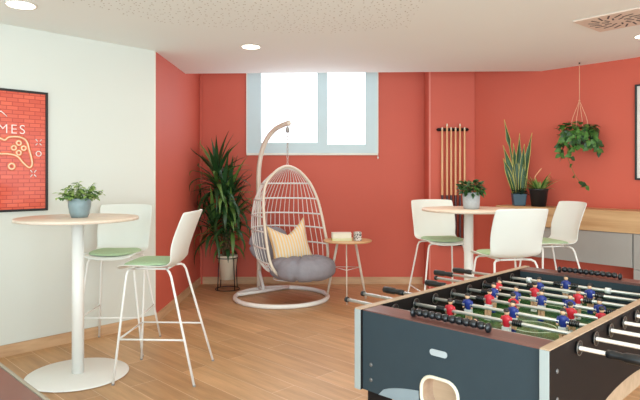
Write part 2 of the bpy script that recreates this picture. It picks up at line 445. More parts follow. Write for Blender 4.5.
# plant on the right bar table
M_potgrey = mat('speckled_grey_concrete', (176, 178, 178), .7, var=.08, scale=50)
t = thing('potted_plant', 'dark glossy bush in a pale grey pot on the right bar table', 'plant', (1.335, 5.03, 1.1205))
MB().lathe([(0, 0), (.060, 0), (.070, .01), (.078, .145), (.070, .147), (.068, .125), (0, .124)], seg=36).build('pot', M_potgrey, t)
MB().lathe([(0, .1245), (.067, .127), (0, .13)], seg=20).build('soil', M_soil, t)
m = MB(); bushy(m, (0, 0, .14), 150, .085, .11, .06, .034, mis=(0, 0, 1)); m.build('foliage', [G1, G2], t)

# snake plant on the counter
t = thing('snake_plant', 'tall snake plant with yellow-edged blades in a blue pot on the oak counter', 'plant', (2.24, 6.42, 1.0755), math.radians(-10))
MB().box((0, 0, .068), (.125, .125, .136), taper=1.22).build('pot', mat('petrol_blue_pot', (58, 84, 100), .5), t, bevel=.008)
m = MB()
sc = 88.8
for (tx, ty, wd_, bx) in ((505, 121, .020, -.02), (520, 135, .026, 0), (531, 135, .024, .03), (504, 147, .026, -.03), (504, 160, .028, -.05), (527, 158, .03, .05), (514, 145, .028, -.01), (524, 146, .026, .015)):
    dx = (tx-519)/sc; dz = (196-ty)/sc+.0; x0 = bx; rows = []
    yy = random.uniform(-.04, .04)
    for i in range(12):
        f = i/11; w = wd_*1.4*(.5+.45*math.sin(PI*min(1, f*1.1+.05)))*(1 if f < .7 else max(.04, (1-f)/.3))
        if tx == 505: w *= (.4 if f < .72 else 1.5)
        cx = x0+(dx-x0)*f**1.3; cz = .13+dz*f; tw = .5*math.sin(f*3+tx)
        sd = Vector((math.cos(tw), math.sin(tw), 0)); c = Vector((cx, yy, cz))
        rows.append([c-sd*w, c-sd*w*.86+Vector((0, .004, 0)), c+Vector((0, .006, 0)), c+sd*w*.86+Vector((0, .004, 0)), c+sd*w])
    m.grid(rows, cm=[1, 0, 0, 1])
m.build('blades', [G1, G4], t, solid=.003)
m = MB(); bushy(m, (0, -.02, .135), 60, .07, .06, .05, .03, mis=(0,)); m.build('undergrowth', [mat('deep_green_leaf', (30, 56, 44), .5, var=.2)], t)

# fern in black pot
t = thing('potted_fern', 'feathery light green plant in a black pot, right of the snake plant', 'plant', (2.405, 6.27, 1.0755))
MB().lathe([(0, 0), (.075, 0), (.098, .175), (.104, .178), (.104, .195), (.094, .197), (.092, .17), (0, .168)], seg=36).build('pot', mat('black_pot', (34, 34, 36), .45), t)
MB().lathe([(0, .1685), (.09, .171), (0, .175)], seg=20).build('soil', M_soil, t)
m = MB()
for k in range(46):
    a = random.uniform(0, 2*PI); e = random.uniform(.35, 1.4)
    m.blade((.03*math.cos(a), .03*math.sin(a), .17), a, e, random.uniform(.14, .25), .013, random.uniform(.3, 1.4), mi=random.choice((1, 1, 0)), lim=lambda q: q - Vector((.7507, .6606, 0))*max(0, q.x*.7507+q.y*.6606-.16))
m.build('foliage', [G2, G3], t)
MB().tube(smooth([(-.035, 0, .17), (-.03, 0, .26), (-.04, 0, .32), (-.02, -.01, .36), (.03, -.01, .42)]), [.006]*24+[.003], 6)\
    .build('flower_spike', mat('pale_peach_bract', (226, 160, 120), .6), t)

# ------------------------------------------------------------------ tall floor plant in the corner
t = thing('floor_plant', 'tall bushy strap-leaved plant in a cream pot on a black wire stand in the corner', 'plant', (-1.145, 7.06, 0))
sx = MB(); sx.tube(circ(.148, 40, .012), .006, 8, True).tube(circ(.126, 40, .398), .006, 8, True)
for k in range(4):
    a = PI/4+k*PI/2; sx.tube([(.148*math.cos(a), .148*math.sin(a), .012), (.126*math.cos(a), .126*math.sin(a), .398)], .006, 8)
sx.build('wire_stand', M_black, t)
MB().lathe([(0, .134), (.092, .134), (.120, .40), (.126, .405), (.126, .43), (.114, .432), (.112, .38), (0, .378)], seg=36).build('pot', mat('cream_pot', (230, 220, 196), .55), t)
MB().lathe([(0, .3785), (.11, .382), (0, .388)], seg=20).build('soil', M_soil, t)
crowns = [(-.13, -.02, 1.42, 46, .58), (.02, .03, 1.18, 46, .52), (.07, -.08, .92, 40, .48), (-.16, -.06, .86, 34, .46), (-.03, -.1, 1.25, 24, .5), (0, -.02, .70, 26, .34)]
m = MB()
for (cx, cy, cz, n, ln) in crowns: m.tube(smooth([(cx*.25, cy*.25, .38), (cx*.5, cy*.6, .38+(cz-.38)*.5), (cx, cy, cz)]), .014, 8)
m.build('trunk', M_stem, t)
m = MB()
def lim(q):
    return Vector((max(-.375, min(.31, q.x)), min(.30, max(-.42, q.y)), max(.30, q.z)))
for (cx, cy, cz, n, ln) in crowns:
    for k in range(n):
        f = k/n; a = k*2.4+random.uniform(-.3, .3); e = 1.45-1.5*f+random.uniform(-.12, .12)
        m.blade((cx, cy, cz-.22*f), a, e, ln*random.uniform(.8, 1.15), .026, .5+2.0*f*random.uniform(.7, 1.1), n=7, mi=random.choice((0, 0, 1)), lim=lim)
m.build('foliage', [mat('strap_leaf_green', (40, 76, 38), .42, var=.3, scale=7), mat('strap_leaf_light', (92, 128, 58), .45, var=.2)], t)

# ------------------------------------------------------------------ hanging plant
t = thing('hanging_plant', 'trailing green plant in a dark pot hung on cords from the ceiling', 'plant', (2.717, 5.97, 1.72))
MB().lathe([(0, 0), (.055, .0), (.085, .03), (.098, .09), (.10, .15), (.092, .152), (.088, .12), (0, .118)], seg=32).build('pot', mat('dark_teal_pot', (34, 52, 54), .4), t)
MB().lathe([(0, .1185), (.086, .121), (0, .125)], seg=20).build('soil', M_soil, t)
M_cord = mat('natural_cord', (222, 172, 140), .9, var=.1)
c = MB(); c.tube([(0, 0, .875), (0, 0, .48)], .004, 6)
for k in range(4):
    a = PI/4+k*PI/2; c.tube([(0, 0, .48), (.07*math.cos(a), .07*math.sin(a), .30), (.103*math.cos(a), .103*math.sin(a), .14), (.09*math.cos(a), .09*math.sin(a), .03), (0, 0, -.006)], .003, 6)
c.ball((0, 0, .48), .009); c.build('cord', M_cord, t)
MB().tube([(0, 0, .878), (0, 0, .862)], .008, 8).build('hook', M_black, t)
m = MB(); m2 = None
bushy(m, (-.02, 0, .11), 105, .17, .15, .065, .055, mis=(0, 1, 1), heart=True)
limh = lambda q: q
for k in range(13):
    a = [3.6, 4.1, 2.9, 3.3, 5.6, 4.8, 6.1, 3.9, 4.4, .2, 3.1, 5.2, 3.5][k]; ln = [.38, .18, .22, .14, .20, .16, .18, .26, .15, .12, .26, .12, .1][k]
    x, y = .09*math.cos(a), .09*math.sin(a)
    if k == 0: pts = [(x, y, .14), (-.14, -.05, .10), (-.15, -.05, -.06), (-.13, -.05, -.16), (-.07, -.05, -.30), (-.01, -.05, -.38), (.04, -.05, -.42)]
    else: pts = [(x, y, .14), (x*1.7, y*1.6, .15), (x*2.1, y*1.8, .14-ln*.5), (x*2.15, y*1.8, .14-ln)]
    P = smooth(pts, 5); m.tube(P, .0022, 5, mi=1)
    for j in range(2, len(P), 2 if k == 0 else 1):
        b = random.uniform(0, 2*PI)
        if k == 0 and 10 < j < len(P)-5 and j % 4: continue
        m.leaf(P[j], (math.cos(b), math.sin(b)*.5, random.uniform(-.9, 0)), (0, -1, .4), .062, .052, random.choice((0, 1, 1)), True)
m.build('foliage', [G1, G2], t)

# ------------------------------------------------------------------ cue rack and cues
rack = thing('cue_rack', 'dark wall rack holding six cues on the red pier', 'rack', (1.652, 7.12, 0))
rb = MB().tube([(-.20, -.022, 1.985), (-.185, -.022, 1.985), (.185, -.022, 1.985), (.20, -.022, 1.985)], [.008, .02, .02, .008], 12)
rb.build('top_rail', M_dark, rack)
MB().box((0, -.03, .555), (.36, .056, .03)).build('bottom_ledge', M_dark, rack, bevel=.006)
M_maple = wood('cue_maple', (222, 168, 118), (232, 184, 136), .3, grain=(20, 20, 2))
M_butt = mat('cue_butt_dark', (70, 34, 38), .3, var=.2, scale=14)
M_tip = mat('cue_ferrule_white', (236, 224, 200), .4)
for k, px in enumerate((1.515, 1.574, 1.625, 1.68, 1.735, 1.792)):
    top = 2.055 if k in (1, 4) else 2.012
    lab = ['leftmost of the six cues on the wall rack', 'second cue from the left, one of the two standing taller', 'third cue from the left on the wall rack',
           'fourth cue from the left on the wall rack', 'fifth cue from the left, one of the two standing taller', 'rightmost of the six cues on the wall rack'][k]
    MBc = MB().lathe([(.017, 0), (.0175, .02), (.015, .6), (.011, top-.60), (.0075, top-.575), (.0075, top-.571)], seg=12, mis=[1, 1, 0, 2, 2])
    o = MBc.build('billiard_cue', [M_maple, M_butt, M_tip]); o.location = (px, 7.062, .571)
    tag(o, lab, 'cue', 'cues in the wall rack')

# ------------------------------------------------------------------ hanging egg chair: stand, basket, cushion, pillow
TH = math.radians(38); D3 = Vector((math.sin(TH), -math.cos(TH), 0)); U3 = Vector((math.cos(TH), math.sin(TH), 0))
M_cream = mat('cream_powder_coat', (226, 214, 196), .4, var=.02)
AX = Vector((-.373, 6.55, 0))
stand = thing('hanging_chair_stand', 'white ring base with a tall curved post that carries the egg chair', 'stand', (-.442, 6.55, 0))
MB().tube(circ(.53, 64, .026), .025, 12, True).build('ring_base', M_metalw, stand)
rel = lambda x, y, z: (x+.442, y-6.55, z)
MB().tube(smooth([rel(-.745, 6.975, .05), rel(-.748, 6.97, .7), rel(-.75, 6.955, 1.35), rel(-.725, 6.92, 1.62), rel(-.655, 6.85, 1.82), rel(-.545, 6.74, 1.95), rel(-.43, 6.61, 2.0), rel(-.365, 6.545, 2.015)], 8),
          .028, 14).ball(rel(-.363, 6.543, 2.015), .033).build('post', M_cream, stand)
bm_ = MB(); q = Vector((-.77+.442, 6.97-6.55, 0)) + D3*.16
h = .37
bm_.tube([q-U3*h+Vector((0, 0, .028)), q+U3*h+Vector((0, 0, .028))], .02, 10)
bm_.tube([Vector((-.305, .42, .26)), q+Vector((0, 0, .04))], .018, 10)
bm_.tube([Vector((-.305, .42, .05)), q+Vector((0, 0, .03))], .018, 10)
bm_.build('brace', M_metalw, stand)

egg = thing('hanging_egg_chair', 'cream egg-shaped wire basket chair hanging on a chain from the curved post', 'hanging chair', tuple(AX), TH)
# local: +x = right, -y = forward, z up
Z_ = [1.52, 1.505, 1.45, 1.32, 1.14, .96, .80, .62, .46, .36, .30, .27]
W_ = [.0, .078, .182, .308, .374, .397, .408, .410, .390, .33, .22, .0]
F_ = [.0, .002, .008, .024, .075, .125, .165, .215, .25, .27, .275, .275]
D_ = [.0, .06, .16, .33, .52, .64, .69, .70, .66, .58, .48, .30]
def itp(A, z):
    for i in range(len(Z_)-1):
        if Z_[i] >= z >= Z_[i+1]:
            k = (Z_[i]-z)/(Z_[i]-Z_[i+1]); return A[i]*(1-k)+A[i+1]*k
    return A[-1]
rim = [(W_[i], -F_[i], Z_[i]) for i in range(len(Z_))] + [(-W_[i], -F_[i], Z_[i]) for i in range(len(Z_)-2, 0, -1)]
R = [Vector(p) for p in rim]; n = len(R); rimp = []
for i in range(n):
    a, b, c_, d = R[(i-1) % n], R[i], R[(i+1) % n], R[(i+2) % n]
    for k in range(5):
        tt = k/5; rimp.append(.5*((2*b)+(c_-a)*tt+(2*a-5*b+4*c_-d)*tt*tt+(3*b-a-3*c_+d)*tt**3))
MB().tube(rimp, .0165, 10, True).build('rim', M_cream, egg)
def hoop(z, n=24):
    w, f, D = itp(W_, z), itp(F_, z), itp(D_, z)
    return [Vector((w*math.cos(PI*k/n), -f + D*math.sin(PI*k/n), z + .02*math.sin(PI*k/n)*(0))) for k in range(n+1)]
for z in (1.32, 1.14, .96, .80, .62, .46, .35): MB().tube(hoop(z), .0095, 8).build('hoop', M_metalw, egg)
rods = MB(); NR = 26
for k in range(1, NR):
    ph = PI*k/NR; pts = []
    for i in range(30):
        z = 1.515-(1.515-.275)*i/29; w, f, D = itp(W_, z), itp(F_, z), itp(D_, z)
        pts.append((w*math.cos(ph), -f+D*math.sin(ph), z))
    pts.append((w*math.cos(ph)*.4, -.1+.1*math.sin(ph), .245))
    rods.tube(pts, .0042, 6)
for r_ in (.18, .10): rods.tube([(r_*1.2*math.cos(2*PI*k/24), -.08+r_*math.sin(2*PI*k/24), .25) for k in range(24)], .006, 6, True)
rods.build('wire_rods', M_metalw, egg)
ch = MB()
for k in range(9):
    z = 1.545+k*.043; a = k % 2*PI/2
    ch.tube([(.011*math.cos(b)*math.cos(a), .011*math.cos(b)*math.sin(a), z+.0255*math.sin(b)) for b in [2*PI*j/12 for j in range(12)]], .0035, 6, True)
ch.build('chain', mat('zinc_chain', (200, 188, 180), .35, metal=.6), egg)
MB().lathe([(.010, 1.905), (.022, 1.915), (.022, 1.955), (.010, 1.975), (.004, 1.982)], seg=14).build('spring', M_grey, egg)

M_cush = mat('grey_cushion_fabric', (146, 143, 150), .9, var=.06, scale=20, bump=.25, bscale=160)
def cushion_mb(rx, ry, h, tuft=.30, c=(0, 0, 0), M=None, lobes=7):
    m = MB(); rows = []
    for i in range(0, 25):
        th = PI*i/24; row = []
        for k in range(57):
            ph = 2*PI*k/56; st = math.sin(th); rr = max(st, .001)**.6
            groove = 1-.10*math.exp(-((math.cos(ph*lobes/2))/.16)**2)*min(1, rr*1.3)
            pit = math.exp(-((rr-.45)/.12)**2)*(1 if lobes else 0)
            z = -h*math.copysign(abs(math.cos(th))**.75, math.cos(th))
            z *= 1 - tuft*.8*math.exp(-(math.cos(ph*lobes/2)/.22)**2)*(1-.5*rr) - .18*pit - (.25*math.exp(-(rr/.14)**2) if z > 0 else 0)
            p = Vector((c[0]+rx*rr*math.cos(ph)*groove, c[1]+ry*rr*math.sin(ph)*groove, c[2]+z))
            row.append(M @ p if M else p)
        rows.append(row)
    m.grid(rows); bmesh.ops.remove_doubles(m.bm, verts=m.bm.verts[:], dist=.0004)
    return m
cs = thing('chair_cushion', 'thick tufted grey cushion filling the seat of the egg chair', 'cushion', tuple(AX), TH)
cushion_mb(.365, .385, .135, c=(.015, -.265, .39), tuft=.55, lobes=9).build('seat_pad', M_cush, cs)
Mb = Matrix.Translation((-.04, .30, .60)) @ Matrix.Rotation(math.radians(78), 4, 'X')
cushion_mb(.29, .22, .05, M=Mb).build('back_pad', M_cush, cs)

def stripe_material():
    m = mat('striped_pillow_fabric', (226, 196, 150), .9, bump=.2, bscale=200); nt = m.node_tree; N = nt.nodes; L = nt.links; b = N['Principled BSDF']
    tc = N.new('ShaderNodeTexCoord'); w = N.new('ShaderNodeTexWave'); w.wave_type = 'BANDS'; w.bands_direction = 'X'
    w.inputs['Scale'].default_value = 9.5; w.inputs['Distortion'].default_value = .4; w.inputs['Detail'].default_value = 1
    L.new(tc.outputs['Object'], w.inputs['Vector'])
    r = N.new('ShaderNodeValToRGB'); e = r.color_ramp.elements
    e[0].position = .25; e[0].color = rgb(228, 222, 210); e[1].position = .5; e[1].color = rgb(236, 190, 120)
    x = e.new(.85); x.color = rgb(240, 206, 146)
    L.new(w.outputs['Fac'], r.inputs[0]); L.new(r.outputs[0], b.inputs['Base Color']); return m
m = MB(); front, back_ = [], []
for i in range(17):
    v = -1+i/8; rf, rb_ = [], []
    for k in range(17):
        u = -1+k/8
        px = u*.25*(1-.13*(1-v*v)*abs(u)**2); pz = v*.215*(1-.10*(1-u*u)*abs(v)**2)
        if v > 0: pz += .07*v*v*(abs(u)**1.5) - .085*v*(1-abs(u)**.9)
        th_ = .085*((1-u*u)*(1-v*v))**.55
        rf.append((px, -th_, pz)); rb_.append((px, th_*.9, pz))
    front.append(rf); back_.append(rb_)
m.grid(front); m.grid(back_); bmesh.ops.remove_doubles(m.bm, verts=m.bm.verts[:], dist=.0005)
pil = m.build('pillow', stripe_material())
pp = AX + U3*(-.035) + D3*(.10); pil.location = (pp.x, pp.y, .635)
pil.rotation_euler = Matrix.Rotation(TH-.30, 4, 'Z').to_3x3().to_4x4().to_euler()
pil.rotation_euler = (Matrix.Rotation(TH-.25, 4, 'Z') @ Matrix.Rotation(math.radians(-14), 4, 'X') @ Matrix.Rotation(math.radians(-9), 4, 'Y')).to_euler()
tag(pil, 'yellow striped square pillow leaning on the grey cushion in the egg chair', 'pillow')

# ------------------------------------------------------------------ side table with books
st = thing('side_table', 'small round wooden side table on slanted white legs beside the egg chair', 'table', (.312, 6.46, 0))
MB().lathe([(0, .665), (.265, .665), (.275, .670), (.275, .682), (.271, .685), (0, .685)], seg=56).build('table_top', wood('side_table_beech', (206, 160, 112), (222, 180, 134), .4), st)
for p, q, r in (((-.11, .03, .665), (-.232, .15, .004), .014), ((.09, .03, .665), (.215, .09, .004), .014), ((-.018, -.12, .665), (-.018, -.23, .004), .007)):
    MB().tube([p, q], r, 10).build('leg', M_cream, st)
k = .45; pts = []
for p, q in (((-.11, .03, .665), (-.232, .15, .004)), ((.09, .03, .665), (.215, .09, .004)), ((-.018, -.12, .665), (-.018, -.23, .004))):
    pts.append(Vector(p).lerp(Vector(q), k))
MB().tube(pts, .0035, 6, True).build('stretcher', M_metalw, st)
def book(label, c, d, rz, cover, z):
    t = thing('book', label, 'book', (c[0], c[1], z), rz, 'books on the side table')
    b = MB(); b.box((0, 0, .003), (d[0], d[1], .004)); b.box((0, 0, d[2]-.003), (d[0], d[1], .004)); b.box((-d[0]/2+.002, 0, d[2]/2), (.004, d[1], d[2]-.002))
    b.build('cover', cover, t, bevel=.001)
    MB().box((.002, 0, d[2]/2), (d[0]-.012, d[1]-.012, d[2]-.0085)).build('page_block', mat('paper', (232, 226, 204), .8), t)
book('thin yellow-green book at the bottom of the stack on the side table', (.243, 6.42), (.225, .16, .024), .05, mat('yellow_cover', (224, 224, 120), .5), .6855)
book('thick white book on top of the yellow-green book on the side table', (.241, 6.42), (.22, .155, .062), .03, mat('white_cover', (236, 230, 214), .5), .7105)
def speck():
    m = mat('speckled_box_print', (200, 196, 190), .5); nt = m.node_tree; N = nt.nodes; L = nt.links; b = N['Principled BSDF']
    tc = N.new('ShaderNodeTexCoord'); v = N.new('ShaderNodeTexVoronoi'); v.inputs['Scale'].default_value = 60; L.new(tc.outputs['Object'], v.inputs['Vector'])
    r = N.new('ShaderNodeValToRGB'); r.color_ramp.interpolation = 'CONSTANT'; r.color_ramp.elements[0].color = rgb(60, 60, 64)
    r.color_ramp.elements[1].position = .42; r.color_ramp.elements[1].color = rgb(226, 220, 212)
    L.new(v.outputs['Distance'], r.inputs[0]); L.new(r.outputs[0], b.inputs['Base Color']); return m
o = MB().box((0, 0, .05), (.07, .07, .10)).build('card_box', speck(), bevel=.004); o.location = (.42, 6.38, .6855); o.rotation_euler.z = .35
tag(o, 'small black and white speckled box beside the books on the side table', 'box')

# ------------------------------------------------------------------ ceiling fixtures
M_lamp = mat('warm_lamp_diffuser', (255, 246, 228), .5, emit=((255, 240, 214), 6))
for (x, y, r, lab) in ((-2.07, 3.945, .105, 'round recessed ceiling light above the white wall, top left'), (-.634, 5.23, .092, 'round recessed ceiling light in front of the window'),
                       (2.76, 4.83, .092, 'round recessed ceiling light at the right edge beside the air vent')):
    t = thing('ceiling_light', lab, 'light', (x, y, 2.60), group='recessed ceiling lights')
    MB().lathe([(r*.84, -.001), (r*.86, -.006), (r, -.005), (r, -.001)], seg=36).build('trim_ring', mat('lamp_trim', (236, 232, 222), .5), t)
    MB().lathe([(0, -.0075), (r*.85, -.0075), (r*.85, -.002), (0, -.002)], seg=32).build('diffuser', M_lamp, t)
t = thing('air_vent', 'square swirl air vent with dark radial slots in the ceiling', 'vent', (2.265, 4.335, 2.60), math.atan2(.30, .353))
MB().box((0, 0, -.006), (.47, .47, .010)).build('plate', mat('vent_plate', (228, 212, 198), .6), t, bevel=.002)
s_ = MB()
for ringr, L_, n_, off in ((.165, .085, 16, .5), (.085, .05, 10, .3)):
    for k in range(n_):
        a = 2*PI*k/n_; M_ = Matrix.Translation((ringr*math.cos(a), ringr*math.sin(a), -.0118)) @ Matrix.Rotation(a+off, 4, 'Z')
        s_.box((0, 0, 0), (L_, .013, .002), M=M_)
s_.build('slots', M_black, t)

# ------------------------------------------------------------------ framed pictures
pc = WL0 + WLd*((.738+.262)*1.353); nl = Vector((.734, -.679))
pt = thing('framed_neon_poster', 'black-framed red brick poster with a neon game controller and the word GAMES', 'picture',
           (pc.x+nl.x*.012, pc.y+nl.y*.012, 1.613), math.atan2(.734, .679))
HW, HH = .355, .483
fr = MB()
for c_, d_ in (((-HW+.009, 0, 0), (.018, .024, 2*HH)), ((HW-.009, 0, 0), (.018, .024, 2*HH)), ((0, 0, HH-.009), (2*HW-.036, .024, .018)), ((0, 0, -HH+.009), (2*HW-.036, .024, .018))): fr.box(c_, d_)
fr.build('frame', M_black, pt, bevel=.002)
def brick_print():
    m = mat('printed_brick_red', (204, 84, 62), .25); nt = m.node_tree; N = nt.nodes; L = nt.links; b = N['Principled BSDF']
    tc = N.new('ShaderNodeTexCoord'); mp = N.new('ShaderNodeMapping'); mp.inputs['Rotation'].default_value = (-PI/2, 0, 0)
    L.new(tc.outputs['Object'], mp.inputs['Vector'])
    br = N.new('ShaderNodeTexBrick'); br.inputs['Scale'].default_value = 1; br.inputs['Brick Width'].default_value = .085; br.inputs['Row Height'].default_value = .032
    br.inputs['Mortar Size'].default_value = .003; br.inputs['Color1'].default_value = rgb(232, 104, 76); br.inputs['Color2'].default_value = rgb(214, 86, 64)
    br.inputs['Mortar'].default_value = rgb(190, 66, 52)
    L.new(mp.outputs[0], br.inputs['Vector']); L.new(br.outputs['Color'], b.inputs['Base Color'])
    b.inputs['Coat Weight'].default_value = .3; b.inputs['Coat Roughness'].default_value = .1
    return m
MB().box((0, .004, 0), (2*HW-.03, .008, 2*HH-.03)).build('print', brick_print(), pt)
M_neon = mat('printed_neon_cream', (255, 226, 190), .4); M_halo = mat('printed_neon_halo', (240, 128, 84), .4); M_neonw = mat('printed_neon_white', (250, 240, 232), .4)
lx = lambda x: .001+.00753*x
lz = lambda y: (175-y)*.00804-.193
def neon(paths, name, mm, r=.005):
    a, b = MB(), MB()
    for P, cl in paths:
        Q = [(p[0], -.0022, p[1]) for p in P]
        a.tube(Q, r, 6, cl); b.tube([(p[0], .0, p[1]) for p in P], r*2.6, 6, cl)
    for v in a.bm.verts: v.co.y = -.0020 + (v.co.y+.0020)*.15
    for v in b.bm.verts: v.co.y = -.0008 + (v.co.y)*.03
    a.build(name, mm, pt)
    if mm is M_neon: b.build('printed_glow', M_halo, pt)
    else: b.bm.free()
half = [(0, 139.5), (4, 141), (8, 138), (18, 137.5), (25, 141), (28, 150), (31, 163), (28, 167.5), (22, 163), (16, 156.5), (8, 154.5), (0, 154.5)]
hp = [Vector((lx(x), 0, lz(y))) for x, y in half]
hp = [(p.x, p.z) for p in smooth(hp, 4)]
full = hp+[(-x, z) for x, z in reversed(hp)]
def ring(cx, cy, r, n=16): return ([(lx(cx)+r*math.cos(2*PI*k/n), lz(cy)+r*math.sin(2*PI*k/n)) for k in range(n)], True)
def seg(x0, y0, x1, y1): return ([(lx(x0), lz(y0)), (lx(x1), lz(y1))], False)
neon([(full, True), ring(17.5, 143.4, .017), ring(12.6, 148.3, .017), ring(22.4, 148.3, .017), ring(17.5, 153, .017), ring(10.5, 166.5, .022), ring(-10.5, 166.5, .022),
      seg(-21, 148, -13, 148), seg(-17, 143, -17, 153)], 'neon_controller', M_neon)
neon([ring(37.5, 153.5, .02), seg(34.5, 139, 36.5, 141), seg(40.5, 145, 38.5, 143), seg(40.5, 139, 38.8, 141), seg(34.5, 145, 36.2, 143),
      seg(29, 170, 31, 172.5), seg(35, 177, 33, 174.5), seg(35, 170, 33, 172.5), seg(29, 177, 31, 174.5), ring(-37.5, 153.5, .02), seg(-6, 118, 0, 113), seg(0, 113, 6, 118)], 'neon_symbols', M_neonw, .0035)
tcv = bpy.data.curves.new('t', 'FONT'); tcv.body = 'GAMES'; tcv.size = .104; tcv.align_x = 'CENTER'; tcv.space_character = 1.26; tcv.extrude = .001; tcv.offset = -.0015
to = bpy.data.objects.new('t', tcv); COL.objects.link(to)
bpy.context.view_layer.update()
me = bpy.data.meshes.new_from_object(to.evaluated_get(bpy.context.evaluated_depsgraph_get())); bpy.data.objects.remove(to)
me.materials.clear(); me.materials.append(M_neonw)
to = bpy.data.objects.new('neon_lettering', me); COL.objects.link(to); to.parent = pt; to.rotation_euler = (PI/2, 0, 0); to.location = (-.008, -.0015, lz(134.3))

p0 = rw(0, .0); w_ = thing('framed_picture', 'black-framed white picture cut off by the right edge of the photo', 'picture',
    (2.606+.594*(.956+.40)-.7507*.014, 6.375-.675*(.956+.40)-.6606*.014, 1.848), math.atan2(RWd.y, RWd.x))
fr = MB()
for c_, d_ in (((-.351, 0, 0), (.018, .026, .955)), ((.351, 0, 0), (.018, .026, .955)), ((0, 0, .4685), (.684, .026, .018)), ((0, 0, -.4685), (.684, .026, .018))): fr.box(c_, d_)
fr.build('frame', M_black, w_, bevel=.002)
MB().box((0, .004, 0), (.69, .008, .93)).build('print', mat('white_mount', (228, 222, 214), .4), w_)
MB().box((.02, -.001, 0), (.42, .002, .62)).build('image_field', mat('soft_grey_print', (190, 180, 172), .5, var=.2, scale=4), w_)

# ------------------------------------------------------------------ table football
CU, CV = .40, .7525
A0 = Vector((.1516, 2.336)); E_ = Vector((.7071, -.7071)); L_v = Vector((.7071, .7071))
cc = A0 + E_*CU + L_v*CV
ft = thing('football_table', 'table football game with red and blue players, slate end panel and dark sides', 'game table', (cc.x, cc.y, 0), -PI/4)
Lc = lambda u, v, z: (u-CU, v-CV, z)
W, LN, HT, HB = .80, 1.505, .875, .552
def arch(v0, v1, lo, hi, n=16): return [(v0+(v1-v0)*k/n, lo+(hi-lo)*math.sin(PI*k/n)**.5) for k in range(n+1)]
HR = .84
rodv = [.207+.1535*k for k in range(8)]
def hole(v, r=.012, n=10): return [(v+r*math.cos(2*PI*k/n), HR+r*math.sin(2*PI*k/n)) for k in range(n)]
side_poly = [(-.012, HT), (-.012, HB)]+[(LN*.25, HB)]+arch(LN*.25, LN*.75, HB, .607)[1:-1]+[(LN*.75, HB), (LN+.012, HB), (LN+.012, HT)]
for u0 in (0, W-.03):
    # plate local (x=v, y=z, z=u) -> table frame
    Mx = Matrix(((0, 0, 1, u0-CU), (1, 0, 0, -CV), (0, 1, 0, 0), (0, 0, 0, 1)))
    o = MB().plate(side_poly, [hole(v) for v in rodv], .03, M=Mx).build('side_panel', M_dark, ft)
    e = MB().box(Lc(u0+.015, LN/2, HT+.002), (.031, LN+.024, .004)); e.build('top_edge', M_rawedge, o)
    for v in (-.0135, LN+.0135):
        pts = [(-.0, HB-.002), (.004*0+.0, HT)]
        m = MB(); m.box(Lc(u0+.015, v, (HB+HT)/2), (.0305, .004, HT-HB)); m.build('edge_strip', M_strip, o, bevel=.001)
# end panels
Me = Matrix(((1, 0, 0, -CU), (0, 0, 1, -CV), (0, 1, 0, 0), (0, 0, 0, 1)))
hl = rrect(.318, .560, .472, .684, .048)
o = MB().plate([(.031, HB), (W-.031, HB), (W-.031, HT-.004), (.031, HT-.004)], [hl], .03, M=Me).build('end_panel', M_slate, ft)
tag(o, 'slate grey end panel with the ball return opening')
MB().tube([Lc(x, -.002, z) for x, z in hl], .0065, 8, True).build('ball_return_rim', mat('cream_plastic_rim', (222, 212, 190), .4), o)
cup = MB(); ring0 = [Vector(Lc(x, .001, z)) for x, z in hl]; ring1 = [Vector(Lc((x-.395)*.8+.395, .10, (z-.62)*.8+.615)) for x, z in hl]
r0 = [cup.bm.verts.new(p) for p in ring0]; r1 = [cup.bm.verts.new(p) for p in ring1]
for i in range(len(r0)): cup._f((r0[i], r0[(i+1) % len(r0)], r1[(i+1) % len(r0)], r1[i]), 0, True)
cup._f(r1); cup.build('ball_return_cup', wood('return_cup_brown', (160, 128, 104), (184, 152, 126), .5), o)
MB().prism(rrect(.355, .764, .428, .787, .011), -.0, .003, M=Matrix(((1, 0, 0, -CU), (0, 0, -1, -CV), (0, 1, 0, 0), (0, 0, 0, 1)))).build('badge', mat('pale_badge', (168, 174, 176), .4), o)
arcp = arch(.115, .685, HB+.001, .622, 24)
left_arc = [p for p in arcp if p[0] < .309]+[(.309, HB+.001)]
right_arc = [(.481, HB+.001)]+[p for p in arcp if p[0] > .481]
for pl in (left_arc, right_arc):
    MB().prism(pl, .0, .002, M=Matrix(((1, 0, 0, -CU), (0, 0, -1, -CV), (0, 1, 0, 0), (0, 0, 0, 1)))).build('arc_inlay', M_palearc, o)
o2 = MB().box(Lc(CU, LN-.015, (HB+HT-.004)/2), (W-.062, .03, HT-.004-HB)).build('end_panel', M_slate, ft)
for v in (.055, LN-.055):
    MB().box(Lc(CU, v+(.0155 if v < 1 else -.0155), HT-.006), (W-.062, .079, .012)).build('end_rail', M_brown, ft, bevel=.001)
    MB().box(Lc(CU, v+(-.0395 if v < 1 else .0395), HT-.002), (W-.062, .031, .004)).build('end_rail_edge', M_brown, ft)
for v, s in ((.105, 1), (LN-.105, -1)):
    MB().box(Lc(CU, v, .79), (W-.062, .012, .146)).build('inner_end_board', M_slate, ft)
bl = MB()
for u, v, s in ((.03, .06, 0), (.73, .06, 0)): pass
for z in (.66, .60): bl.ball(Lc(.075, -.001, z), (.008, .004, .008))
for z in (.80, .71): bl.ball(Lc(W+.001, .045, z), (.004, .008, .008))
bl.build('bolt', mat('dull_steel_bolt', (110, 108, 106), .4, metal=.5), ft)
